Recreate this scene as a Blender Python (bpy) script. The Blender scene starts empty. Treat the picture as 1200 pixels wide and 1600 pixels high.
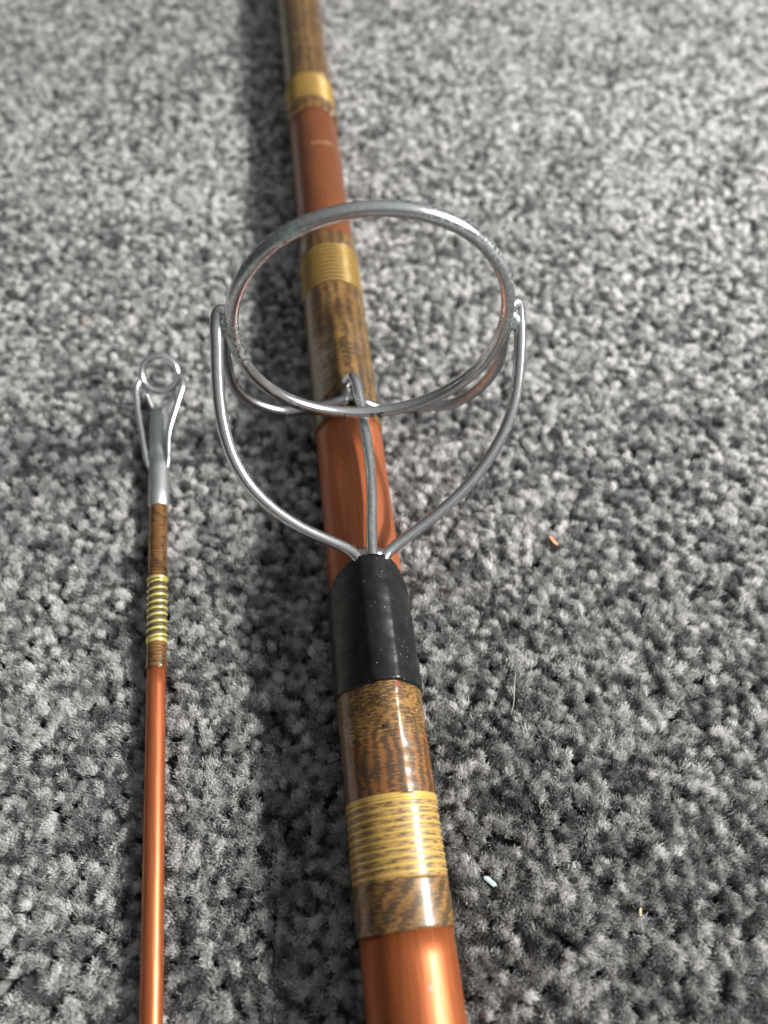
import bpy, math, random
import numpy as np
from mathutils import Vector, Matrix

MM = 0.001
sc = bpy.context.scene
rng = np.random.default_rng(7)
random.seed(7)

# ------------------------------------------------------------------ camera
TH = math.atan(1.587)                      # pitch below the horizon
cam_d = bpy.data.cameras.new('camera')
cam = bpy.data.objects.new('camera', cam_d)
sc.collection.objects.link(cam)
cam.location = (0, 0, 168 * MM)
cam.rotation_euler = (math.pi / 2 - TH, 0, 0)
cam_d.sensor_fit = 'VERTICAL'
cam_d.sensor_height = 36
cam_d.lens = 26
cam_d.clip_start = 0.005
cam_d.clip_end = 30
cam_d.dof.use_dof = True
cam_d.dof.focus_distance = 0.164
cam_d.dof.aperture_fstop = 8.6
sc.camera = cam

# ------------------------------------------------------------------ light
sc.view_settings.view_transform = 'Standard'
sc.view_settings.look = 'None'
sc.view_settings.exposure = 0.02
sc.view_settings.gamma = 1.0
world = bpy.data.worlds.new("World")
sc.world = world
world.use_nodes = True
bg = world.node_tree.nodes['Background']
bg.inputs['Color'].default_value = (0.97, 1.0, 0.99, 1)
# the room: dim walls, getting lighter towards the window on the right
wt = world.node_tree
wtc = wt.nodes.new('ShaderNodeTexCoord'); wsp = wt.nodes.new('ShaderNodeSeparateXYZ')
wmr = wt.nodes.new('ShaderNodeMapRange')
wmr.interpolation_type = 'SMOOTHSTEP'
wt.links.new(wtc.outputs['Generated'], wsp.inputs[0]); wt.links.new(wsp.outputs[0], wmr.inputs['Value'])
wmr.inputs['From Min'].default_value = -1; wmr.inputs['From Max'].default_value = 1
wmr.inputs['To Min'].default_value = 0.10; wmr.inputs['To Max'].default_value = 0.50
wz = wt.nodes.new('ShaderNodeMapRange'); wz.interpolation_type = 'SMOOTHSTEP'
wt.links.new(wsp.outputs[2], wz.inputs['Value'])
wz.inputs['From Min'].default_value = 0.0; wz.inputs['From Max'].default_value = 0.9
wz.inputs['To Min'].default_value = 0.45; wz.inputs['To Max'].default_value = 1.45      # added gradient, bright overhead and dark at the horizon, for reflections on the wires
wm = wt.nodes.new('ShaderNodeMath'); wm.operation = 'MULTIPLY'
wt.links.new(wmr.outputs[0], wm.inputs[0]); wt.links.new(wz.outputs[0], wm.inputs[1])
wt.links.new(wm.outputs[0], bg.inputs['Strength'])

def area_lamp(name, direction, dist, size, power, color, size_y=None):
    l = bpy.data.lights.new(name, 'AREA')
    l.energy = power
    l.color = color
    l.size = size
    if size_y:
        l.shape = 'RECTANGLE'; l.size_y = size_y
    else:
        l.shape = 'DISK'
    o = bpy.data.objects.new(name, l)
    d = Vector(direction).normalized()
    o.location = d * dist + Vector((0.05, 0.02, 0))
    o.rotation_euler = (-d).to_track_quat('-Z', 'Y').to_euler()
    sc.collection.objects.link(o)
    return o

EL = math.radians(37)
AZ = math.radians(5)                      # a little away from the camera
SUN = (math.cos(EL) * math.cos(AZ), math.cos(EL) * math.sin(AZ), math.sin(EL))
area_lamp('sunbeam_lamp', SUN, 0.80, 0.044, 10.5, (1.0, 0.965, 0.915))
area_lamp('window_lamp', SUN, 0.60, 0.30, 5.2, (0.98, 0.99, 1.0), 0.17)

# ------------------------------------------------------------------ helpers
def link(o, parent=None):
    sc.collection.objects.link(o)
    if parent is not None:
        o.parent = parent
    return o

def tag(o, label=None, cat=None, group=None, kind=None):
    if label: o['label'] = label
    if cat: o['category'] = cat
    if group: o['group'] = group
    if kind: o['kind'] = kind
    return o

def mesh_obj(name, verts, faces, mat, parent=None, uvs=None, smooth=True):
    """verts in mm; uvs = one (u,v) per vertex in mm"""
    me = bpy.data.meshes.new(name)
    me.from_pydata([tuple(c * MM for c in v) for v in verts], [], faces)
    if smooth:
        me.polygons.foreach_set('use_smooth', [True] * len(me.polygons))
    if uvs is not None:
        uvl = me.uv_layers.new(name='UVMap')
        idx = np.zeros(len(me.loops), dtype=np.int32)
        me.loops.foreach_get('vertex_index', idx)
        uvl.data.foreach_set('uv', np.asarray(uvs, dtype=np.float32)[idx].ravel())
    me.materials.append(mat)
    me.update()
    return link(bpy.data.objects.new(name, me), parent)

def catmull(pts, n=10):
    P = [np.array(p, float) for p in pts]
    P = [2 * P[0] - P[1]] + P + [2 * P[-1] - P[-2]]
    out = []
    for i in range(1, len(P) - 2):
        for k in range(n):
            t = k / n
            a, b, c, d = P[i - 1], P[i], P[i + 1], P[i + 2]
            out.append(0.5 * ((2 * b) + (-a + c) * t + (2 * a - 5 * b + 4 * c - d) * t * t + (-a + 3 * b - 3 * c + d) * t ** 3))
    out.append(P[-2])
    return np.array(out)

def tube_data(path, rad, seg=16, closed=False, flat=None, ref=(0, 1, 0), wob=0.0):
    """returns verts, faces, uvs of a round (or flattened) tube along a path; rad scalar or list"""
    path = np.asarray(path, float)
    n = len(path)
    rad = np.full(n, rad) if np.isscalar(rad) else np.interp(np.linspace(0, 1, n), np.linspace(0, 1, len(rad)), rad)
    verts, uvs, faces = [], [], []
    if closed:
        tan = np.roll(path, -1, 0) - np.roll(path, 1, 0)
    else:
        tan = np.gradient(path, axis=0)
    tan /= np.linalg.norm(tan, axis=1)[:, None]
    nrm = np.cross(tan[0], np.array(ref, float)); nrm /= np.linalg.norm(nrm)
    L = 0
    for i in range(n):
        t = tan[i]
        nrm = nrm - t * nrm.dot(t); nrm /= np.linalg.norm(nrm)
        b = np.cross(t, nrm)
        if i: L += np.linalg.norm(path[i] - path[i - 1])
        fl = (1, 1) if flat is None else flat
        for k in range(seg):
            a = 2 * math.pi * k / seg
            r = rad[i] * (1 + wob * math.sin(L * 1.3 + 2 * a) * math.sin(L * .41 + 1))
            verts.append(path[i] + nrm * math.cos(a) * r * fl[0] + b * math.sin(a) * r * fl[1])
            uvs.append((a, L))
    m = n if closed else n - 1
    for i in range(m):
        j = (i + 1) % n
        for k in range(seg):
            q = (k + 1) % seg
            faces.append((i * seg + k, i * seg + q, j * seg + q, j * seg + k))
    if not closed:                        # rounded ends
        for end, s in ((0, -1), (n - 1, 1)):
            base = end * seg
            c = path[end]; t = tan[end] * s
            ring_prev = [base + k for k in range(seg)]
            for ph in (0.5, 1.0):
                if ph < 1:
                    rr = math.cos(ph * math.pi / 2)
                    st = len(verts)
                    for k in range(seg):
                        verts.append(c + (verts[base + k] - c) * rr + t * rad[end] * math.sin(ph * math.pi / 2) * .8)
                        uvs.append(uvs[base + k])
                    new = [st + k for k in range(seg)]
                    for k in range(seg):
                        q = (k + 1) % seg
                        f = (ring_prev[k], ring_prev[q], new[q], new[k])
                        faces.append(f if s > 0 else f[::-1])
                    ring_prev = new
                else:
                    st = len(verts); verts.append(c + t * rad[end] * .8); uvs.append(uvs[base])
                    for k in range(seg):
                        q = (k + 1) % seg
                        f = (ring_prev[k], ring_prev[q], st)
                        faces.append(f if s > 0 else f[::-1])
    return verts, faces, uvs

def tube(name, path, rad, mat, parent, **kw):
    v, f, u = tube_data(path, rad, **kw)
    return mesh_obj(name, v, f, mat, parent, u)

def sstep(a, b, x):
    t = min(1, max(0, (x - a) / (b - a)))
    return t * t * (3 - 2 * t)

def sleeve(name, s0, s1, rfun, mat, parent, ds=1.0, seg=96, lip=0.0, close=True, edge=None):
    """a shell of revolution about the local Y axis whose radius is rfun(s, angle); angle 0 = straight up"""
    n = max(2, int(round((s1 - s0) / ds)) + 1)
    ss = list(np.linspace(s0, s1, n))
    verts, uvs, faces = [], [], []
    rows = []
    def row(s, scale_off):
        st = len(verts)
        for k in range(seg + 1):
            a = -math.pi + 2 * math.pi * k / seg
            r = rfun(s, a) - scale_off
            se = s + (edge(a) * (s - s0) / (s1 - s0) if edge else 0)
            verts.append((r * math.sin(a), se, r * math.cos(a)))
            uvs.append((a * rfun(s0, 0), se))
        rows.append(st)
    if close: row(s0 + .02, 1.2)
    if lip: row(s0 - 0.0, lip)
    for i, s in enumerate(ss):
        if lip and i == 0: s = s0 + lip * .8
        if lip and i == n - 1: s = s1 - lip * .8
        row(s, 0)
    if lip: row(s1, lip)
    if close: row(s1 - .02, 1.2)
    for i in range(len(rows) - 1):
        for k in range(seg):
            a, b = rows[i] + k, rows[i + 1] + k
            faces.append((a, b, b + 1, a + 1))
    return mesh_obj(name, verts, faces, mat, parent, uvs)

# ------------------------------------------------------------------ node helper
class NT:
    def __init__(self, name):
        self.mat = bpy.data.materials.new(name)
        self.mat.use_nodes = True
        self.t = self.mat.node_tree
        self.b = self.t.nodes['Principled BSDF']
    def n(self, typ, **kw):
        nd = self.t.nodes.new(typ)
        for k, v in kw.items():
            if k.startswith('i_'):
                nd.inputs[k[2:].replace('_', ' ')].default_value = v
            else:
                setattr(nd, k, v)
        return nd
    def l(self, a, b): self.t.links.new(a, b)
    def uv(self, su, sv, rot=0):
        u = self.n('ShaderNodeUVMap', uv_map='UVMap')
        m = self.n('ShaderNodeMapping')
        m.inputs['Scale'].default_value = (su, sv, 1)
        m.inputs['Rotation'].default_value = (0, 0, rot)
        self.l(u.outputs[0], m.inputs[0])
        return m.outputs[0]
    def noise(self, vec, scale=1, detail=3, rough=.55, dist=0):
        x = self.n('ShaderNodeTexNoise')
        x.inputs['Scale'].default_value = scale
        x.inputs['Detail'].default_value = detail
        x.inputs['Roughness'].default_value = rough
        x.inputs['Distortion'].default_value = dist
        if vec is not None: self.l(vec, x.inputs['Vector'])
        return x.outputs['Fac']
    def ramp(self, fac, stops, interp='LINEAR'):
        r = self.n('ShaderNodeValToRGB')
        r.color_ramp.interpolation = interp
        e = r.color_ramp.elements
        while len(e) < len(stops): e.new(.5)
        for el, (p, c) in zip(e, stops):
            el.position = p
            el.color = (c, c, c, 1) if np.isscalar(c) else (*c, 1)
        self.l(fac, r.inputs[0])
        return r.outputs[0]
    def mix(self, fac, a, b, mode='MIX'):
        m = self.n('ShaderNodeMix', data_type='RGBA', blend_type=mode)
        for s, v in ((0, fac), (6, a), (7, b)):
            if hasattr(v, 'is_output'): self.l(v, m.inputs[s])
            elif s == 0: m.inputs[0].default_value = v
            else: m.inputs[s].default_value = (*v, 1) if not np.isscalar(v) else (v, v, v, 1)
        return m.outputs[2]
    def math(self, op, a, b=0.0, c=0.0):
        m = self.n('ShaderNodeMath', operation=op)
        for i, v in enumerate((a, b, c)):
            if hasattr(v, 'is_output'): self.l(v, m.inputs[i])
            else: m.inputs[i].default_value = v
        return m.outputs[0]
    def bump(self, h, dist_mm, strength=1, prev=None):
        b = self.n('ShaderNodeBump')
        b.inputs['Strength'].default_value = strength
        b.inputs['Distance'].default_value = dist_mm * MM
        self.l(h, b.inputs['Height'])
        if prev is not None: self.l(prev, b.inputs['Normal'])
        return b.outputs[0]
    def set(self, **kw):
        for k, v in kw.items():
            s = self.b.inputs[k.replace('_', ' ')]
            if hasattr(v, 'is_output'): self.l(v, s)
            else: s.default_value = (*v, 1) if isinstance(v, tuple) and len(v) == 3 else v
        return self.mat

# ---------------- materials
def blank_mat(name, c_lo, c_hi, metallic=.35, rough=.36, coat=.6):
    m = NT(name)
    grain = m.noise(m.uv(.9, .035), 1.6, 4, .6)
    col = m.mix(m.ramp(grain, [(.3, 0.0), (.7, 1.0)]), c_lo, c_hi)
    fl = m.noise(m.uv(6, 6), 1, 2)
    col = m.mix(m.ramp(fl, [(.58, 0.0), (.75, .22)]), col, tuple(min(1, c * 1.6 + .02) for c in c_hi))
    # fine scuffs and dust on the lacquer
    sp = m.noise(m.uv(2.4, 1.9), 1.0, 5, .7)
    spm = m.ramp(sp, [(.655, 0.0), (.70, .55)])
    col = m.mix(spm, col, (.42, .30, .24))
    sc_ = m.noise(m.uv(2.2, .12, .06), 1.3, 3, .6)
    rg = m.math('MULTIPLY_ADD', sc_, .22, rough - .1)
    h = m.noise(m.uv(.35, .05), 1.0, 3)
    nb = m.bump(h, .25, .5)
    m.set(Base_Color=col, Metallic=metallic, Roughness=rg, Normal=nb, Coat_Weight=coat, Coat_Roughness=.2)
    m.l(m.bump(m.noise(m.uv(.8, .2), 1, 3), .04, .6), m.b.inputs['Coat Normal'])
    return m.mat

mat_blank_near = blank_mat('copper_lacquer_blank', (.24, .058, .015), (.35, .098, .028), .6, .46, .04)
mat_blank_mid = blank_mat('worn_copper_lacquer_blank', (.27, .070, .021), (.41, .118, .040), .45, .45, .2)
mat_blank_far = blank_mat('red_brown_lacquer_blank', (.15, .043, .014), (.23, .070, .021), .35, .40, .25)
mat_blank_tip = blank_mat('copper_tip_blank', (.28, .070, .022), (.40, .115, .040), .6, .42, .10)

def whip_mat(name, light, mid, dark, turns=3.2, wave=.5, darkness=.5, ucell=.55, slant=.0, coat_r=.07, wamp=1.0, jitter=1.0, vslope=0.0, dyeamt=.45, groove_d=.5, top=None):
    """fine variegated silk thread laid round the rod under varnish"""
    m = NT(name)
    uvn = m.n('ShaderNodeUVMap', uv_map='UVMap')
    sep = m.n('ShaderNodeSeparateXYZ'); m.l(uvn.outputs[0], sep.inputs[0])
    u, v = sep.outputs[0], sep.outputs[1]
    vv = m.math('MULTIPLY_ADD', u, slant, v)
    # the dye repeats along the thread; each turn lands a little further round, which makes columns that wander
    drift = m.noise(m.uv(.10, wave), 1, 2, .5)
    jn = m.noise(m.uv(.05, turns * 1.1), 1, 1, .5)
    arg = m.math('MULTIPLY_ADD', u, ucell * 6.283, m.math('MULTIPLY', drift, 13 * wamp))
    arg = m.math('ADD', arg, m.math('MULTIPLY', jn, jitter * 3))
    dye = m.math('SINE', m.math('MULTIPLY_ADD', v, vslope, arg))
    fine = m.math('MULTIPLY_ADD', m.noise(m.uv(.62, turns * 1.25), 1.0, 2, .6), 5.0, -2.5)
    patch = m.math('MULTIPLY_ADD', m.noise(m.uv(.16, .22), 1, 2), 2.4, -1.2)
    if top:
        tr = m.n('ShaderNodeMapRange', interpolation_type='SMOOTHSTEP')
        m.l(m.math('MULTIPLY_ADD', m.noise(m.uv(.35, .35), 1, 2), 5.0, m.math('SUBTRACT', v, 2.5)), tr.inputs['Value'])
        tr.inputs['From Min'].default_value = top[2] - 1.2; tr.inputs['From Max'].default_value = top[2] + 1.2
        topf = tr.outputs[0]
        dyeamt = m.math('MULTIPLY_ADD', topf, -.5, dyeamt)
    d = m.math('ADD', m.math('MULTIPLY', dye, dyeamt), m.math('ADD', fine, patch))
    dm = m.ramp(m.math('MULTIPLY_ADD', d, .25, .5), [(.62 - .22 * darkness, 0.0), (.74 - .22 * darkness, 1.0)])
    base = m.mix(m.ramp(m.noise(m.uv(.12, .09), 1, 3), [(.35, 0.0), (.65, 1.0)]), light, mid)
    if top:
        base2 = m.mix(m.ramp(m.noise(m.uv(.12, .09), 1, 3), [(.35, 0.0), (.65, 1.0)]), top[0], top[1])
        base = m.mix(topf, base, base2)
    col = m.mix(m.math('MULTIPLY', dm, .88), base, dark)
    # groove between turns
    fr = m.math('FRACT', m.math('MULTIPLY', vv, turns))
    tri = m.math('ABSOLUTE', m.math('SUBTRACT', fr, .5))
    groove = m.ramp(tri, [(.22, 0.0), (.46, 1.0)])
    col = m.mix(m.math('MULTIPLY', groove, groove_d), col, tuple(c * .5 for c in mid))
    hb = m.bump(m.math('SUBTRACT', .5, tri), .05, .5)
    m.set(Base_Color=col, Roughness=.42, Normal=hb, Coat_Weight=.8, Coat_Roughness=coat_r, Coat_IOR=1.42)
    m.b.inputs['Coat Tint'].default_value = (1, .93, .78, 1)
    cn = m.bump(m.noise(m.uv(.5, .55), 1, 4, .6), .18, .55)
    m.l(cn, m.b.inputs['Coat Normal'])
    return m.mat

AMB_L, AMB_M, AMB_D = (.50, .27, .072), (.34, .14, .034), (.022, .018, .012)
mat_whip_front = whip_mat('brown_and_golden_thread_whipping', (.24, .105, .03), (.16, .062, .018), AMB_D, 2.5, .16, .95, .42, 0, .05, .8, 1.2, 0, .6, .6, top=((.35, .20, .058), (.21, .11, .03), 49.6))
mat_whip_end = whip_mat('slanted_brown_thread_whipping', (.26, .14, .045), (.16, .08, .026), AMB_D, 2.6, .1, .92, .24, .12, .06, .3, .7, -1.3, .45, .6)
mat_whip_far = whip_mat('amber_thread_whipping', (.24, .14, .042), (.13, .066, .02), (.022, .014, .008), 1.8, .1, .78, .30, 0, .18, .6, 1.0)
mat_whip_tip = whip_mat('orange_brown_thread_whipping', (.20, .095, .025), (.13, .055, .015), (.015, .010, .006), 1.15, .2, .35, .3, 0, .08, .3, .8, 0, .3, .9)

def gold_mat(name, c=(.78, .55, .16), metallic=.85, rough=.32):
    m = NT(name)
    no = m.noise(m.uv(1.2, 1.0), 1.3, 3)
    col = m.mix(m.ramp(no, [(.35, 0.0), (.65, 1.0)]), tuple(x * .72 for x in c), c)
    m.set(Base_Color=col, Metallic=metallic, Roughness=rough, Coat_Weight=.45, Coat_Roughness=.06,
          Normal=m.bump(m.noise(m.uv(3, 2.4), 1, 2), .05, .5))
    return m.mat
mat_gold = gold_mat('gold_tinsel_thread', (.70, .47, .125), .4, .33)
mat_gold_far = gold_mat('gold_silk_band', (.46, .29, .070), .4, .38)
mat_gold_tip = gold_mat('bright_gold_tinsel', (.82, .70, .22), .6, .25)

def amber_base(name, a, b):
    m = NT(name)
    st = m.noise(m.uv(.35, 2.2), 1.2, 3)
    col = m.mix(m.ramp(st, [(.40, 0.0), (.56, 1.0)]), b, a)
    m.set(Base_Color=col, Roughness=.50, Coat_Weight=.5, Coat_Roughness=.05)
    m.l(m.bump(m.noise(m.uv(.5, .5), 1, 3), .16, .5), m.b.inputs['Coat Normal'])
    return m.mat
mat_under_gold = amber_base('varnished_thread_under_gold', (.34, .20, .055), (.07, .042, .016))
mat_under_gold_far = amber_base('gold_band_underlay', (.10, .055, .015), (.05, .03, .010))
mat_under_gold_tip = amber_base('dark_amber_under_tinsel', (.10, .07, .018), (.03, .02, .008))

def black_mat():
    m = NT('black_shrink_sleeve')
    oc = m.n('ShaderNodeUVMap', uv_map='UVMap')
    vor = m.n('ShaderNodeTexVoronoi'); vor.inputs['Scale'].default_value = 1.15
    m.l(oc.outputs[0], vor.inputs['Vector'])
    dots = m.ramp(vor.outputs['Distance'], [(.09, 1.0), (.14, 0.0)])
    sel = m.ramp(m.noise(m.uv(.9, .9), 1.7, 2), [(.50, 0.0), (.60, 1.0)])
    dm = m.math('MULTIPLY', dots, sel)
    haze = m.noise(m.uv(.4, .3), 1, 4)
    col = m.mix(m.ramp(haze, [(.35, 0.0), (.75, 1.0)]), (.004, .004, .0045), (.010, .011, .012))
    col = m.mix(m.math('MULTIPLY', dm, .8), col, (.42, .43, .42))
    m.set(Base_Color=col, Roughness=m.math('MULTIPLY_ADD', haze, .16, .24),
          Normal=m.bump(m.noise(m.uv(.9, .5), 1.0, 4, .6), .06, .5))
    m.b.inputs['Specular IOR Level'].default_value = .38
    return m.mat
mat_black = black_mat()

def metal_mat(name, base=(.52, .53, .55), rough=.24, verd=.0, grime=.5):
    m = NT(name)
    tc = m.n('ShaderNodeTexCoord')
    ob = tc.outputs['Object']
    n1 = m.noise(ob, 700, 5, .65)
    n2 = m.noise(ob, 160, 4, .6)
    n3 = m.noise(ob, 3200, 3, .6)
    col = m.mix(m.ramp(n1, [(.40, 0.0), (.72, grime)]), base, (.30, .29, .28))
    pits = m.ramp(n3, [(.66, 0.0), (.72, .7)])
    col = m.mix(pits, col, (.10, .10, .09))
    met = m.ramp(n1, [(.55, 1.0), (.80, .6)])
    rg = m.math('ADD', m.math('MULTIPLY', n1, .22), rough - .10)
    if verd:
        at = m.n('ShaderNodeAttribute', attribute_name='verdigris')
        vm = m.math('MULTIPLY', at.outputs['Fac'], m.ramp(m.noise(ob, 1400, 4, .6), [(.48, 0.0), (.60, 1.0)]))
        vm = m.math('MULTIPLY', vm, verd * .8)
        col = m.mix(vm, col, (.13, .30, .20))
        met = m.mix(vm, met, 0.15)
        rg = m.math('MULTIPLY_ADD', vm, .35, rg)
    nb = m.bump(n2, .10, .35)
    nb = m.bump(n3, .03, .35, nb)
    m.set(Base_Color=col, Metallic=met, Roughness=rg, Normal=nb)
    return m.mat
mat_wire = metal_mat('worn_chrome_wire', (.66, .67, .68), .20, verd=1.0)
mat_wire_dull = metal_mat('dull_chrome_wire', (.46, .47, .49), .30, grime=.7)
mat_tarnish_joint = metal_mat('tarnished_joint_metal', (.25, .24, .22), .40, grime=.9)
mat_solder = metal_mat('silver_solder', (.62, .68, .68), .28, verd=.9)
mat_tip_tube = metal_mat('matt_grey_metal_tube', (.50, .52, .53), .5, grime=.4)
mat_tip_ring = metal_mat('polished_tip_ring_metal', (.70, .71, .73), .22, grime=.2)

# ------------------------------------------------------------------ the carpet
def pile_mat():
    m = NT('grey_heather_carpet_fibre')
    at = m.n('ShaderNodeAttribute', attribute_name='tone', attribute_type='INSTANCER')
    fb = m.n('ShaderNodeAttribute', attribute_name='fibre', attribute_type='GEOMETRY')
    t = m.math('ADD', at.outputs['Fac'], m.math('MULTIPLY', m.math('SUBTRACT', fb.outputs['Fac'], .5), .55))
    col = m.ramp(t, [(.0, (.06, .06, .059)), (.3, (.20, .199, .197)), (.6, (.52, .516, .51)), (1.0, (.92, .912, .90))])
    m.set(Base_Color=col, Roughness=.42)
    m.b.inputs['Specular IOR Level'].default_value = .55
    tr = m.n('ShaderNodeBsdfTranslucent')
    m.l(col, tr.inputs['Color'])
    ms = m.n('ShaderNodeMixShader'); ms.inputs[0].default_value = .22
    m.l(m.b.outputs[0], ms.inputs[1]); m.l(tr.outputs[0], ms.inputs[2])
    m.l(ms.outputs[0], m.t.nodes['Material Output'].inputs[0])
    return m.mat
mat_pile = pile_mat()

def backing_mat():
    m = NT('carpet_backing_grey')
    tc = m.n('ShaderNodeTexCoord')
    a = m.noise(tc.outputs['Object'], 260, 3)
    b = m.noise(tc.outputs['Object'], 900, 4)
    f = m.math('ADD', m.math('MULTIPLY', a, .6), m.math('MULTIPLY', b, .4))
    col = m.ramp(f, [(.38, .05), (.52, .16), (.64, .38)])
    m.set(Base_Color=col, Roughness=.95, Normal=m.bump(f, 3, 1))
    return m.mat
mat_backing = backing_mat()

PILE = 7.0
cp = mesh_obj('carpet', [(-2500, -2500, -PILE), (2500, -2500, -PILE), (2500, 2500, -PILE), (-2500, 2500, -PILE)], [(0, 1, 2, 3)], mat_backing, None, smooth=False)
tag(cp, kind='structure')

# rods: frames
A1 = Vector((5.848, -6.968, 7.0)); U1 = Vector((-.11618, .99323, 0)); N1 = Vector((.99323, .11618, 0))
A2 = Vector((-43.244, -7.220, 1.18)); U2 = Vector((-.14858, .98890, 0)); N2 = Vector((.98890, .14858, 0))

# tuft variants: a bundle of fine curved fibres
def tuft_variant(seed, nf=150, spread=1.2, hgt=PILE):
    r = np.random.default_rng(seed)
    SEG = 5
    V = []; F = []; T = []
    twist = r.uniform(-1, 1) * .9
    nlob = r.integers(2, 4); lob = r.uniform(0, 2 * np.pi, nlob); ltone = r.normal(0, .28, nlob)
    for i in range(nf):
        a = r.uniform(0, 2 * np.pi); q = math.sqrt(r.uniform(0, 1))
        # gather in strands
        li = r.integers(nlob)
        base = np.array([math.cos(lob[li]) * .42, math.sin(lob[li]) * .42])
        rb = q * .48
        b0 = base + rb * np.array([math.cos(a), math.sin(a)])
        rt = q * spread * r.uniform(.55, 1.1)
        a2 = a + twist + r.normal() * .25
        tp = base * 1.2 + rt * np.array([math.cos(a2), math.sin(a2)])
        h = hgt * (1 - .07 * (rt / spread) ** 2) + r.normal() * .20
        if r.uniform() < .14:
            h += r.uniform(.1, .8); tp *= 1.25
        curl = r.normal(size=3) * .30
        tone = np.clip(r.normal(.5, .24) + ltone[li], 0, 1)
        rad = r.uniform(.035, .062)
        pts = []
        for k in range(SEG):
            t = k / (SEG - 1)
            e = t ** 1.3
            p = np.array([b0[0] * (1 - e) + tp[0] * e, b0[1] * (1 - e) + tp[1] * e, h * (t ** .93)])
            w = math.sin(t * 5.0 + curl[2] * 9) * t
            p[:2] += curl[:2] * w
            # tip bends outward
            if t == 1: p[2] -= .18 * rt; p[:2] *= 1.04
            pts.append(p)
        for k, p in enumerate(pts):
            rr = rad * (1 if k < SEG - 1 else .45)
            for j in range(3):
                an = j * 2.0944 + i
                V.append((p[0] + rr * math.cos(an), p[1] + rr * math.sin(an), p[2]))
                T.append(tone)
        o = i * SEG * 3
        for k in range(SEG - 1):
            for j in range(3):
                j2 = (j + 1) % 3
                F.append((o + k * 3 + j, o + k * 3 + j2, o + k * 3 + 3 + j2, o + k * 3 + 3 + j))
        F.append((o + SEG * 3 - 3, o + SEG * 3 - 2, o + SEG * 3 - 1))
    me = bpy.data.meshes.new('carpet_tuft')
    me.from_pydata([(x * MM, y * MM, z * MM) for x, y, z in V], [], F)
    me.polygons.foreach_set('use_smooth', [True] * len(F))
    at = me.attributes.new('fibre', 'FLOAT', 'POINT')
    at.data.foreach_set('value', np.array(T, np.float32))
    me.materials.append(mat_pile)
    return bpy.data.objects.new('carpet_tuft', me)

coll = bpy.data.collections.new('carpet_tufts')      # instance sources only
NVAR = 14
for i in range(NVAR):
    coll.objects.link(tuft_variant(100 + i, nf=int(125 + 10 * (i % 5)), spread=1.2 + .1 * (i % 4), hgt=PILE * (.90 + .035 * (i % 5))))

def vnoise(x, y, cell, seed):
    r = np.random.default_rng(seed)
    g = r.uniform(-1, 1, (256, 256))
    X = x / cell + 60.3; Y = y / cell + 60.7
    i = np.floor(X).astype(int); j = np.floor(Y).astype(int)
    fx = X - i; fy = Y - j
    fx = fx * fx * (3 - 2 * fx); fy = fy * fy * (3 - 2 * fy)
    i %= 255; j %= 255
    return (g[i, j] * (1 - fx) + g[i + 1, j] * fx) * (1 - fy) + (g[i, j + 1] * (1 - fx) + g[i + 1, j + 1] * fx) * fy

SP = 1.80
xs = np.arange(-225, 235, SP); ys = np.arange(-95, 480, SP * .866)
gx, gy = np.meshgrid(xs, ys)
gx = gx + (np.arange(len(ys)) % 2)[:, None] * SP / 2
gx = gx.ravel() + rng.normal(0, .36, gx.size); gy = gy.ravel() + rng.normal(0, .36, gy.size)
N = gx.size
tone = .51 + rng.normal(0, .38, N) + .10 * vnoise(gx, gy, 5, 1) + .07 * vnoise(gx, gy, 28, 2)
leanx = .09 * rng.normal(size=N) + .16 * vnoise(gx, gy, 9, 3) + .24 * vnoise(gx, gy, 45, 4)
leany = .09 * rng.normal(size=N) + .16 * vnoise(gx, gy, 9, 5) + .24 * vnoise(gx, gy, 45, 6)
hs = 1 + .035 * rng.normal(size=N) + .05 * vnoise(gx, gy, 7, 8) + .05 * vnoise(gx, gy, 38, 9)
# pressed down where the rods lie
for (AA, UU, NN, R) in ((A1, U1, N1, 9.6), (A2, U2, N2, 2.5)):
    dx = gx - AA.x; dy = gy - AA.y
    lat = dx * NN.x + dy * NN.y
    along = dx * UU.x + dy * UU.y
    inside = (np.abs(lat) < R)
    if R < 4: inside &= along < 150
    bot = AA.z - np.sqrt(np.maximum(R * R - lat * lat, 0)) - .2
    lim = np.where(inside, (bot + PILE) / PILE, 9)
    hs = np.minimum(hs, np.maximum(lim, .3))
    # tufts beside the rod are pushed away from it a little
    near = (np.abs(lat) < R + 2.5) & (along < (152 if R < 4 else 9e9))
    leanx = leanx + np.where(near, np.sign(lat) * NN.x * .18, 0)
me = bpy.data.meshes.new('carpet_pile')
me.vertices.add(N)
co = np.stack([gx * MM, gy * MM, np.full(N, -PILE * MM)], 1).astype(np.float32)
me.vertices.foreach_set('co', co.ravel())
for nm, arr in (('tone', np.clip(tone, .02, 1)), ('var', rng.integers(0, NVAR, N).astype(float))):
    a = me.attributes.new(nm, 'FLOAT', 'POINT'); a.data.foreach_set('value', arr.astype(np.float32))
a = me.attributes.new('rot', 'FLOAT_VECTOR', 'POINT')
a.data.foreach_set('vector', np.stack([-leany, leanx, rng.uniform(0, 6.283, N)], 1).astype(np.float32).ravel())
a = me.attributes.new('scl', 'FLOAT_VECTOR', 'POINT')
wd = rng.uniform(.88, 1.18, N)
a.data.foreach_set('vector', np.stack([wd, wd, hs], 1).astype(np.float32).ravel())
me.materials.append(mat_pile)
pile = link(bpy.data.objects.new('carpet_pile', me))
tag(pile, 'short tufted pile of the mottled grey heather carpet', 'carpet pile', kind='stuff')
gn = bpy.data.node_groups.new('pile_nodes', 'GeometryNodeTree')
gn.interface.new_socket('Geometry', in_out='INPUT', socket_type='NodeSocketGeometry')
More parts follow.
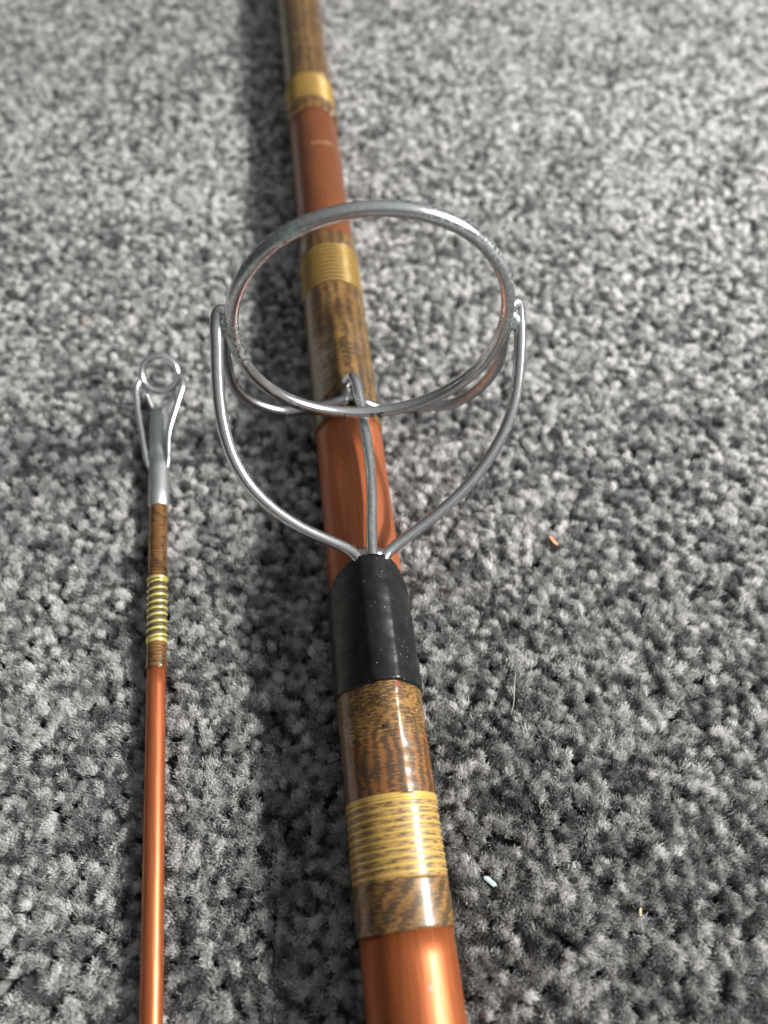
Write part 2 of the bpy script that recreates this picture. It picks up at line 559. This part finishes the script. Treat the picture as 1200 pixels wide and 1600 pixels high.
gn.interface.new_socket('Geometry', in_out='OUTPUT', socket_type='NodeSocketGeometry')
gi = gn.nodes.new('NodeGroupInput'); go = gn.nodes.new('NodeGroupOutput')
ci = gn.nodes.new('GeometryNodeCollectionInfo')
ci.inputs['Collection'].default_value = coll
ci.inputs['Separate Children'].default_value = True
ci.inputs['Reset Children'].default_value = True
iop = gn.nodes.new('GeometryNodeInstanceOnPoints')
iop.inputs['Pick Instance'].default_value = True
def nattr(nm, typ):
    n = gn.nodes.new('GeometryNodeInputNamedAttribute'); n.data_type = typ
    n.inputs['Name'].default_value = nm
    return n.outputs['Attribute']
L = gn.links.new
L(gi.outputs[0], iop.inputs['Points']); L(ci.outputs[0], iop.inputs['Instance'])
ri = gn.nodes.new('FunctionNodeFloatToInt'); L(nattr('var', 'FLOAT'), ri.inputs[0])
L(ri.outputs[0], iop.inputs['Instance Index'])
er = gn.nodes.new('FunctionNodeEulerToRotation'); L(nattr('rot', 'FLOAT_VECTOR'), er.inputs[0])
L(er.outputs[0], iop.inputs['Rotation'])
L(nattr('scl', 'FLOAT_VECTOR'), iop.inputs['Scale'])
L(iop.outputs[0], go.inputs[0])
md = pile.modifiers.new('tufts', 'NODES'); md.node_group = gn

# ------------------------------------------------------------------ main rod
def rod_root(name, A, U):
    o = bpy.data.objects.new(name, None)
    o.empty_display_size = .01
    o.location = (A.x * MM, A.y * MM, A.z * MM)
    o.rotation_euler = (0, 0, math.atan2(-U.x, U.y))
    return link(o)

rod = rod_root('fishing_rod', A1, U1)
tag(rod, 'thick copper coloured fishing rod with big wire ring guide and black sleeve', 'fishing rod')

R = 9.0
def wavy(r0, amp=.05, seed=0):
    ph = seed * 1.7
    return lambda s, a: r0 + amp * math.sin(s * .9 + ph) * math.cos(2 * a + ph) + amp * .6 * math.sin(s * 2.3 + a * 3 + ph)
const = lambda r: (lambda s, a: r)
sleeve('blank', -55, 15.5, const(R), mat_blank_near, rod, ds=6)
sleeve('blank', 60, 137, const(R - .05), mat_blank_mid, rod, ds=6)
sleeve('blank', 207, 285.5, const(R - .1), mat_blank_far, rod, ds=6)

# foot bumps under the whipping and the sleeve: the skin is pulled tight over the rod and the foot wires
TT = np.radians(np.arange(-180, 180, 2.0))
def with_foot(r0, prof, wires, lift=0.0, amp=.05, seed=0):
    base = wavy(r0, amp, seed)
    cache = {}
    def sup(s):
        k = round(s, 4)
        if k not in cache:
            h = np.full(TT.shape, r0)
            p = prof(s)
            for (x, z, r) in wires:
                zz = r0 - r - .3 + (z - (r0 - r - .3)) * p
                h = np.maximum(h, x * np.sin(TT) + zz * np.cos(TT) + r + lift)
            kk = np.ones(9) / 9
            h = np.convolve(np.concatenate([h[-4:], h, h[:4]]), kk, 'valid')      # rounded, not faceted
            cache[k] = h
        return cache[k]
    def f(s, a):
        h = sup(s)
        c = np.cos(TT - a)
        m = c > .2
        r = (h[m] / c[m]).min()
        return float(r) + base(s, a) - r0
    return f

ROLL = math.radians(5)
gr = math.radians(7.8)
def rw(x, z, r): return (x * math.cos(gr) + z * math.sin(gr), -x * math.sin(gr) + z * math.cos(gr), r)
FOOT = [rw(-1.9, 11.4, 1.5), rw(1.9, 11.4, 1.5), rw(0, 11.9, 1.5)]
sleeve('black_sleeve', 60.0, 89.3, with_foot(9.85, lambda s: .55 + .45 * sstep(60, 84, s), FOOT, .35, .05, 1), mat_black, rod, ds=.8, seg=180, lip=.35, edge=lambda a: -4.4 * sstep(.40, 1.5, abs(a - .1)))
UPF = with_foot(9.42, lambda s: sstep(47.0, 52.5, s) * (.32 + .30 * sstep(48, 61, s)), [rw(-1.2, 11.0, 1.2), rw(1.4, 11.0, 1.2)], .05, .05, 2)
sleeve('front_whipping', 37.6, 61.5, UPF, mat_whip_front, rod, ds=.5, seg=180)
sleeve('gold_band_underlay', 22.6, 37.8, wavy(9.36, .03, 4), mat_under_gold, rod, ds=.7, seg=96)
sleeve('end_whipping', 14.2, 22.8, wavy(9.42, .04, 5), mat_whip_end, rod, ds=.6, seg=96, lip=.15)

def helix(s0, s1, turns, r, tr, mat, parent, name='gold_thread', per=60, jit=.06, seg=8, seed=1, flat=None):
    rr = np.random.default_rng(seed)
    pts = []
    n = int(turns * per)
    js = rr.normal(0, jit, int(turns) + 3)
    for i in range(n + 1):
        t = i / per
        a = 2 * math.pi * t
        k = int(t); f = t - k
        s = s0 + (s1 - s0) * t / turns + js[k] * (1 - f) + js[k + 1] * f
        pts.append((r * math.sin(a + math.pi), s, r * math.cos(a + math.pi)))
    return tube(name, pts, tr, mat, parent, seg=seg, flat=flat)

helix(23.0, 37.2, 10, 9.22, .31, mat_gold, rod, seed=3)
# the closing turns lie side by side
helix(37.0, 37.9, 2, 9.26, .30, mat_gold, rod, seed=4, jit=.02)

# a worn place beside the sleeve and a nick where the foot ends
def patch(name, s0, s1, a0, a1, r, mat, parent, seed=0):
    rr = np.random.default_rng(seed)
    ns, na = 7, 6
    V, F, UV = [], [], []
    for i in range(ns):
        for k in range(na):
            a = a0 + (a1 - a0) * k / (na - 1); s = s0 + (s1 - s0) * i / (ns - 1)
            edge = i in (0, ns - 1) or k in (0, na - 1)
            a += rr.normal() * .012; s += rr.normal() * .12
            rad = r(s, a) + (-.05 if edge else .06)
            V.append((rad * math.sin(a), s, rad * math.cos(a))); UV.append((a * 9.4, s))
    for i in range(ns - 1):
        for k in range(na - 1):
            F.append((i * na + k, i * na + k + 1, (i + 1) * na + k + 1, (i + 1) * na + k))
    return mesh_obj(name, V, F, mat, parent, UV)
mat_worn = whip_mat('bare_reddish_thread', (.22, .07, .03), (.16, .045, .02), (.03, .014, .01), 2.0, .1, .6, .3, 0, .2, .3, 1.0)
patch('worn_patch', 57.4, 60.2, .27, .46, UPF, mat_worn, rod, 1)
mat_chip = NT('grey_paint_chip').set(Base_Color=(.30, .22, .19), Roughness=.6)
patch('paint_chip', 4.6, 5.9, .26, .38, lambda s, a: 8.97, mat_chip, rod, 5)
patch('paint_chip', 119.0, 119.7, -.30, -.24, lambda s, a: 8.93, mat_chip, rod, 6)
mat_nick = NT('dark_nick').set(Base_Color=(.025, .014, .008), Roughness=.5)
patch('thread_nick', 50.3, 51.2, -.06, .12, UPF, mat_nick, rod, 2)

# rear whipping with the foot bump, gold band, further whipping
sleeve('rear_whipping', 134.5, 186.5, with_foot(9.35, lambda s: sstep(139.5, 142.0, s) * (1 - sstep(150, 181, s)), [(.9 - 1.2, 11.7, 1.2), (.9 + 1.2, 11.7, 1.2)], .2, .05, 6), mat_whip_far, rod, ds=.7, seg=120, lip=.15)
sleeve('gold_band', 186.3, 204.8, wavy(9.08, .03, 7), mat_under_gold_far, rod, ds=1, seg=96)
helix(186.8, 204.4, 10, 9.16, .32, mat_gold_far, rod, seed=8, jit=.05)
sleeve('rear_whipping', 204.6, 211, wavy(9.35, .04, 8), mat_whip_far, rod, ds=.7, seg=96, lip=.15)
sleeve('far_whipping', 283, 290.5, wavy(9.4, .04, 9), mat_whip_far, rod, ds=.7, seg=96, lip=.15)
tube('dark_thread', [(9.45 * math.sin(a), 288.0, 9.45 * math.cos(a)) for a in np.linspace(0, 2 * math.pi, 64, endpoint=False)], .55, mat_whip_end, rod, seg=8, closed=True)
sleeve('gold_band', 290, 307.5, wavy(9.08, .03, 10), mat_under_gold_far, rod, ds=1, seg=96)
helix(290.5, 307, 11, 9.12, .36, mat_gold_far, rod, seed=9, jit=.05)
sleeve('far_whipping', 307.3, 470, wavy(9.35, .05, 11), mat_whip_far, rod, ds=1.5, seg=72, lip=.15)
# varnish blob at the end of the far whipping and the varnish edge on the blank
def blob(name, c, r, mat, parent, sq=(1, 1, 1), seed=0, rough=.15):
    import bmesh
    bm = bmesh.new(); bmesh.ops.create_icosphere(bm, subdivisions=3, radius=1)
    rr = np.random.default_rng(seed); ph = rr.uniform(0, 6, 6)
    V = []; 
    for v in bm.verts:
        p = v.co
        k = 1 + rough * (math.sin(3 * p.x + ph[0]) * math.sin(2.5 * p.y + ph[1]) + .6 * math.sin(5 * p.z + ph[2]) * math.sin(4 * p.x + ph[3]))
        V.append((c[0] + p.x * r * sq[0] * k, c[1] + p.y * r * sq[1] * k, c[2] + p.z * r * sq[2] * k))
    F = [tuple(v.index for v in f.verts) for f in bm.faces]
    bm.free()
    return mesh_obj(name, V, F, mat, parent, [(v[0], v[1]) for v in V])
mv = NT('clear_amber_varnish'); mat_varnish = mv.set(Base_Color=(.75, .55, .35), Roughness=.06, Coat_Weight=1.0)
mv.b.inputs['Transmission Weight'].default_value = .6
blob('varnish_drip', (7.3, 283.0, 5.9), 1.3, mat_varnish, rod, (1, 1.5, .7), 3)
tube('varnish_edge', [(9.0 * math.sin(a), 259.5 + 1.2 * math.sin(a * 1.5), 9.0 * math.cos(a)) for a in np.linspace(-.2, 1.5, 24)], .13, mat_varnish, rod, seg=6)

# ------------------------------------------------------------------ big wire guide
guide = bpy.data.objects.new('wire_guide', None); guide.empty_display_size = .01
link(guide, rod)
guide['label'] = 'large worn chrome ring guide on bent wire legs'
g_roll = math.radians(7.8)
cg, sg = math.cos(g_roll), math.sin(g_roll)
def G(p):                       # guide frame is rolled to the right round the rod's axis
    x, s, z = p
    return (x * cg + z * sg, s, -x * sg + z * cg)
def gpath(pts, n=12, smooth=0):
    c = catmull(pts, n)
    for _ in range(smooth):
        c[1:-1] = c[1:-1] * .5 + (c[:-2] + c[2:]) * .25
    return [G(p) for p in c]
RHO, RS, RH = 30.0, 127.4, 46.4
ring_pts = [G((RHO * math.cos(a), RS - .028 * RHO * math.sin(a) + .25 * math.sin(3 * a), RH + RHO * math.sin(a))) for a in np.linspace(0, 2 * math.pi, 180, endpoint=False)]
ring = tube('ring', ring_pts, 1.52, mat_wire, guide, seg=24, closed=True, ref=(0, 1, 0))
va = ring.data.attributes.new('verdigris', 'FLOAT', 'POINT')
vals = []
for i in range(180):
    d = i * 2
    w = 0
    for c, wd_ in ((128, 7), (148, 4), (70, 10), (46, 9), (27, 5)):
        w = max(w, math.exp(-((d - c) / wd_) ** 2) * (1 if c in (128, 148) else .45))
    for c, wd_ in ((192, 10), (183, 6), (5, 6)):
        w = max(w, .6 * math.exp(-((d - c) / wd_) ** 2))
    vals += [w] * 24
va.data.foreach_set('value', np.array(vals + [0] * (len(ring.data.vertices) - len(vals)), np.float32))

front_l = [(-1.9, 70.0, 9.6), (-1.9, 80, 10.4), (-2.0, 87.5, 11.2), (-4.2, 91.2, 11.6), (-9.2, 93.2, 12.9), (-16.8, 95.8, 15.6), (-24.6, 100.2, 19.9), (-29.9, 105.6, 24.9), (-32.5, 112.0, 30.9), (-33.3, 118.9, 37.1), (-33.1, 124.8, 42.6), (-33.2, 127.4, 45.0), (-32.9, 129.2, 47.0), (-32.1, 129.8, 47.9), (-31.0, 129.0, 47.6)]
front_r = [(1.9, 70.0, 9.6), (1.9, 80, 10.4), (2.0, 87.2, 11.2), (3.9, 90.6, 11.4), (9.9, 94.0, 13.8), (18.7, 98.8, 18.3), (26.3, 104.6, 23.7), (32.4, 112.0, 30.6), (34.4, 119.2, 37.4), (34.6, 126.6, 44.3), (34.2, 129.6, 47.2), (33.8, 131.6, 49.4), (32.8, 132.0, 50.4), (31.4, 130.8, 50.0), (30.2, 129.0, 49.4)]
tube('front_leg', gpath(front_l, 12, 60), [1.35, 1.35, 1.35, 1.38, 1.42, 1.5, 1.5], mat_wire, guide, seg=18, ref=(0, 0, 1))
tube('front_leg', gpath(front_r, 12, 60), [1.35, 1.35, 1.35, 1.38, 1.42, 1.5, 1.5], mat_wire, guide, seg=18, ref=(0, 0, 1))
# centre wire: rises from the sleeve, passes under the ring, hooks over into the rear foot
centre = [(0, 72, 9.8), (0, 80, 10.8), (.2, 88, 11.8), (.9, 97, 12.0), (1.9, 106, 12.2), (2.4, 116, 12.6), (2.2, 125, 13.0), (1.9, 131, 13.9), (1.2, 136.0, 15.6), (.7, 139.0, 16.4), (.0, 141.2, 15.6), (-.9, 142.0, 13.2), (-1.0, 143.4, 11.2), (-.6, 147, 10.3), (0, 160, 9.9)]
tube('centre_brace', gpath(centre), [1.3, 1.3, 1.3, 1.3, 1.3, 1.3, 1.4, 1.5, 1.5, 1.2, 1.0], mat_wire, guide, seg=18, ref=(0, 0, 1))
rear_l = [(-30.9, 128.6, 46.0), (-31.9, 131.0, 38.0), (-31.8, 133.9, 27.6), (-30.4, 134.9, 19.2), (-26.1, 135.9, 12.0), (-18.3, 136.5, 7.7), (-11.6, 137.0, 8.2), (-7.2, 136.7, 9.4), (-3.6, 137.0, 10.6), (-1.4, 138.8, 10.7), (-.8, 147, 9.8)]
rear_r = [(31.0, 129.2, 46.5), (32.4, 130.8, 41.1), (34.4, 132.6, 30.0), (32.2, 133.8, 19.8), (26.8, 134.8, 12.6), (19.3, 136.3, 10.0), (12.3, 136.6, 8.4), (7.0, 136.6, 9.0), (3.6, 136.9, 10.5), (1.3, 138.8, 10.7), (.6, 147, 9.8)]
tube('rear_leg', gpath(rear_l), 1.4, mat_wire_dull, guide, seg=18, ref=(0, 0, 1))
tube('rear_leg', gpath(rear_r), 1.4, mat_wire_dull, guide, seg=18, ref=(0, 0, 1))
def vset(o, v):
    a = o.data.attributes.new('verdigris', 'FLOAT', 'POINT'); a.data.foreach_set('value', np.full(len(o.data.vertices), v, np.float32))
j = blob('solder_joint', G((-31.6, 127.9, 45.4)), 1.0, mat_solder, guide, (2.0, 1.5, 1.9), 4); vset(j, .35)
j = blob('solder_joint', G((32.0, 128.8, 47.4)), 1.0, mat_solder, guide, (2.2, 1.6, 2.4), 5); vset(j, .6)
j = blob('solder_joint', G((1.6, 129.2, 15.0)), 1.0, mat_wire_dull, guide, (1.6, 1.8, 1.2), 6)
j = blob('solder_joint', G((0, 90.3, 11.6)), 1.0, mat_wire_dull, guide, (3.2, 1.6, .9), 7)
j = blob('solder_joint', G((-.9, 138.9, 10.6)), 1.0, mat_tarnish_joint, guide, (2.4, 1.7, 1.1), 8)
# tarnished chips on the ring
for k, (deg, r_) in enumerate(((281, .62), (277, .45), (264, .4))):
    a = math.radians(deg)
    c = G((RHO * math.cos(a), RS - 1.1, RH + (RHO) * math.sin(a) + .95))
    mk = bpy.data.materials.get('black_tarnish')
    if mk is None:
        t_ = NT('black_tarnish'); mk = t_.set(Base_Color=(.03, .028, .026), Roughness=.6)
    blob('tarnish_spot', c, r_, mk, guide, (1.6, .8, .7), 20 + k, .3)

# ------------------------------------------------------------------ tip section
tip = rod_root('rod_tip_section', A2, U2)
tag(tip, 'slim copper rod tip section with small silver end ring and gold thread band', 'rod tip')
r2 = 2.18
sleeve('blank', -55, 71, const(r2), mat_blank_tip, tip, ds=6, seg=40)
sleeve('tip_whipping', 69.4, 75.8, wavy(r2 + .22, .03, 1), mat_whip_tip, tip, ds=.4, seg=48, lip=.1)
sleeve('gold_band', 75.4, 93.4, wavy(r2 + .18, .03, 2), mat_under_gold_tip, tip, ds=.6, seg=48)
helix(76.2, 92.8, 9, r2 - .08, .46, mat_gold_tip, tip, seed=12, jit=.14, per=40)
helix(75.8, 76.5, 2, r2 + .05, .36, mat_gold_tip, tip, seed=13, jit=.03, per=40)
helix(92.7, 93.3, 2, r2 + .22, .26, mat_gold_tip, tip, seed=14, jit=.03, per=40)
sleeve('tip_whipping', 93.2, 116.5, wavy(r2 + .2, .04, 3), mat_whip_tip, tip, ds=.4, seg=48)
blob('varnish_drip', (1.2, 69.6, 1.9), .55, mat_varnish, tip, (1, 1, .6), 9)
tg = bpy.data.objects.new('tip_guide', None); tg.empty_display_size = .01
link(tg, tip)
tg['label'] = 'small silver ring guide on metal tube'
tube('guide_tube', [(0, s, z) for s, z in ((115.6, 0), (120, 0), (130, .05), (138, .15), (142, .3), (145.0, .5), (147.2, .8))], [2.75, 2.75, 2.8, 2.8, 2.8, 2.75, 2.6, 2.2], mat_tip_tube, tg, seg=28, ref=(0, 0, 1))
# ring faces the reader: tilted back from the rod's end
TC = np.array([2.2, 155.0, 8.8]); TR = 5.0; tl = math.radians(48)
e1 = np.array([1, 0, 0.]); e2 = np.array([0, math.sin(tl), math.cos(tl)]); e3 = np.cross(e1, e2)
tube('ring', [TC + TR * (math.cos(a) * e1 + math.sin(a) * e2) for a in np.linspace(0, 2 * math.pi, 72, endpoint=False)], 1.0, mat_tip_ring, tg, seg=18, closed=True, ref=tuple(e3), flat=(1.0, 1.35))
tube('leg', catmull([(-2.3, 127.5, .8), (-3.0, 130.0, 1.7), (-3.9, 138.5, 4.2), (-4.6, 146.0, 6.6), (-4.6, 150.5, 8.0), (-3.6, 153.0, 8.7)], 8), [.5, .8, .8, .78, .7], mat_tip_ring, tg, seg=14, ref=(0, 0, 1))
tube('leg', catmull([(2.5, 127.5, .8), (2.9, 130.0, 1.8), (3.7, 137.0, 4.2), (6.4, 144.5, 6.6), (8.5, 150.5, 8.3), (8.0, 153.4, 9.0)], 8), [.5, .8, .95, 1.1, .8], mat_tip_ring, tg, seg=14, ref=(0, 0, 1))
tube('brace', catmull([(-1.0, 147.5, 1.0), (-1.9, 149.2, 2.8), (-2.4, 150.8, 5.2)], 6), .6, mat_tip_tube, tg, seg=12, ref=(1, 0, 0))
tube('brace', catmull([(1.0, 147.5, 1.0), (3.4, 149.2, 2.8), (5.8, 150.8, 5.4)], 6), .6, mat_tip_tube, tg, seg=12, ref=(1, 0, 0))

# ------------------------------------------------------------------ crumbs on the carpet
def plain(name, c, rough=.8):
    m = NT(name)
    tc = m.n('ShaderNodeTexCoord')
    col = m.mix(m.noise(tc.outputs['Object'], 1500, 3), tuple(x * .7 for x in c), c)
    return m.set(Base_Color=col, Roughness=rough)
def flake(name, loc, size, rotz, tilt, mat, label, cat, seed=0, thick=.12):
    rr = np.random.default_rng(seed)
    n = 14; V = []; F = []
    for side in (0, 1):
        for k in range(n):
            a = 2 * math.pi * k / n
            q = 1 + rr.normal() * .14
            V.append((size[0] * q * math.cos(a), size[1] * q * math.sin(a), (side - .5) * thick * size[1] * 2 + .25 * size[1] * math.cos(a)))
    for side in (0, 1):
        c = len(V); V.append((0, 0, (side - .5) * thick * size[1] * 2 + .2 * size[1]))
        for k in range(n):
            f = (side * n + k, side * n + (k + 1) % n, c)
            F.append(f if side else f[::-1])
    for k in range(n):
        q = (k + 1) % n
        F.append((k, q, n + q, n + k))
    o = mesh_obj(name, V, F, mat, None, smooth=False)
    o.location = (loc[0] * MM, loc[1] * MM, loc[2] * MM); o.rotation_euler = (tilt, .2, rotz)
    return tag(o, label, cat)
flake('wood_shaving', (44.3, 96.9, .3), (1.7, .65), 2.1, .4, plain('orange_shaving', (.62, .30, .15)), 'tiny orange shaving lying on the carpet right of the ring guide', 'crumb', 1)
flake('lint_flake', (21.6, 16.6, 1.0), (1.5, .48), -.55, .3, plain('pale_blue_lint', (.50, .60, .60)), 'tiny pale blue-white flake on the carpet right of the gold thread band', 'lint', 2)
flake('straw_crumb', (51.3, 11.2, .2), (.8, .3), 1.4, .5, plain('straw_crumb_mat', (.42, .37, .22)), 'yellowish crumb in the carpet near the lower right corner', 'crumb', 3)
flake('carpet_fleck', (-95.5, 178.0, .2), (1.3, .6), .8, .3, plain('rust_fleck', (.32, .20, .13)), 'blurred rusty fleck on the carpet left of the rod tip ring', 'crumb', 6)
dh = plain('dark_hair_mat', (.16, .14, .10), .4)
hd = mesh_obj('dark_hair', *(lambda d: (d[0], d[1], dh, None, d[2]))(tube_data(catmull([(14.0, 80.5, 1.2), (18.5, 81.0, 1.4), (24.0, 82.2, 1.3), (30, 82.0, 1.0)], 8), .06, seg=6)))
tag(hd, 'thin dark hair lying across the carpet just right of the black sleeve', 'hair')
mh = plain('pale_hair', (.55, .55, .53), .3)
hr = mesh_obj('stray_hair', *(lambda d: (d[0], d[1], mh, None, d[2]))(tube_data(catmull([(29.0, 51.0, .3), (29.8, 53.5, 1.0), (30.2, 57.0, 1.2), (30.9, 60.5, .6)], 8), .07, seg=6)))
tag(hr, 'fine pale stray hair lying upright on the carpet right of the black sleeve', 'hair')
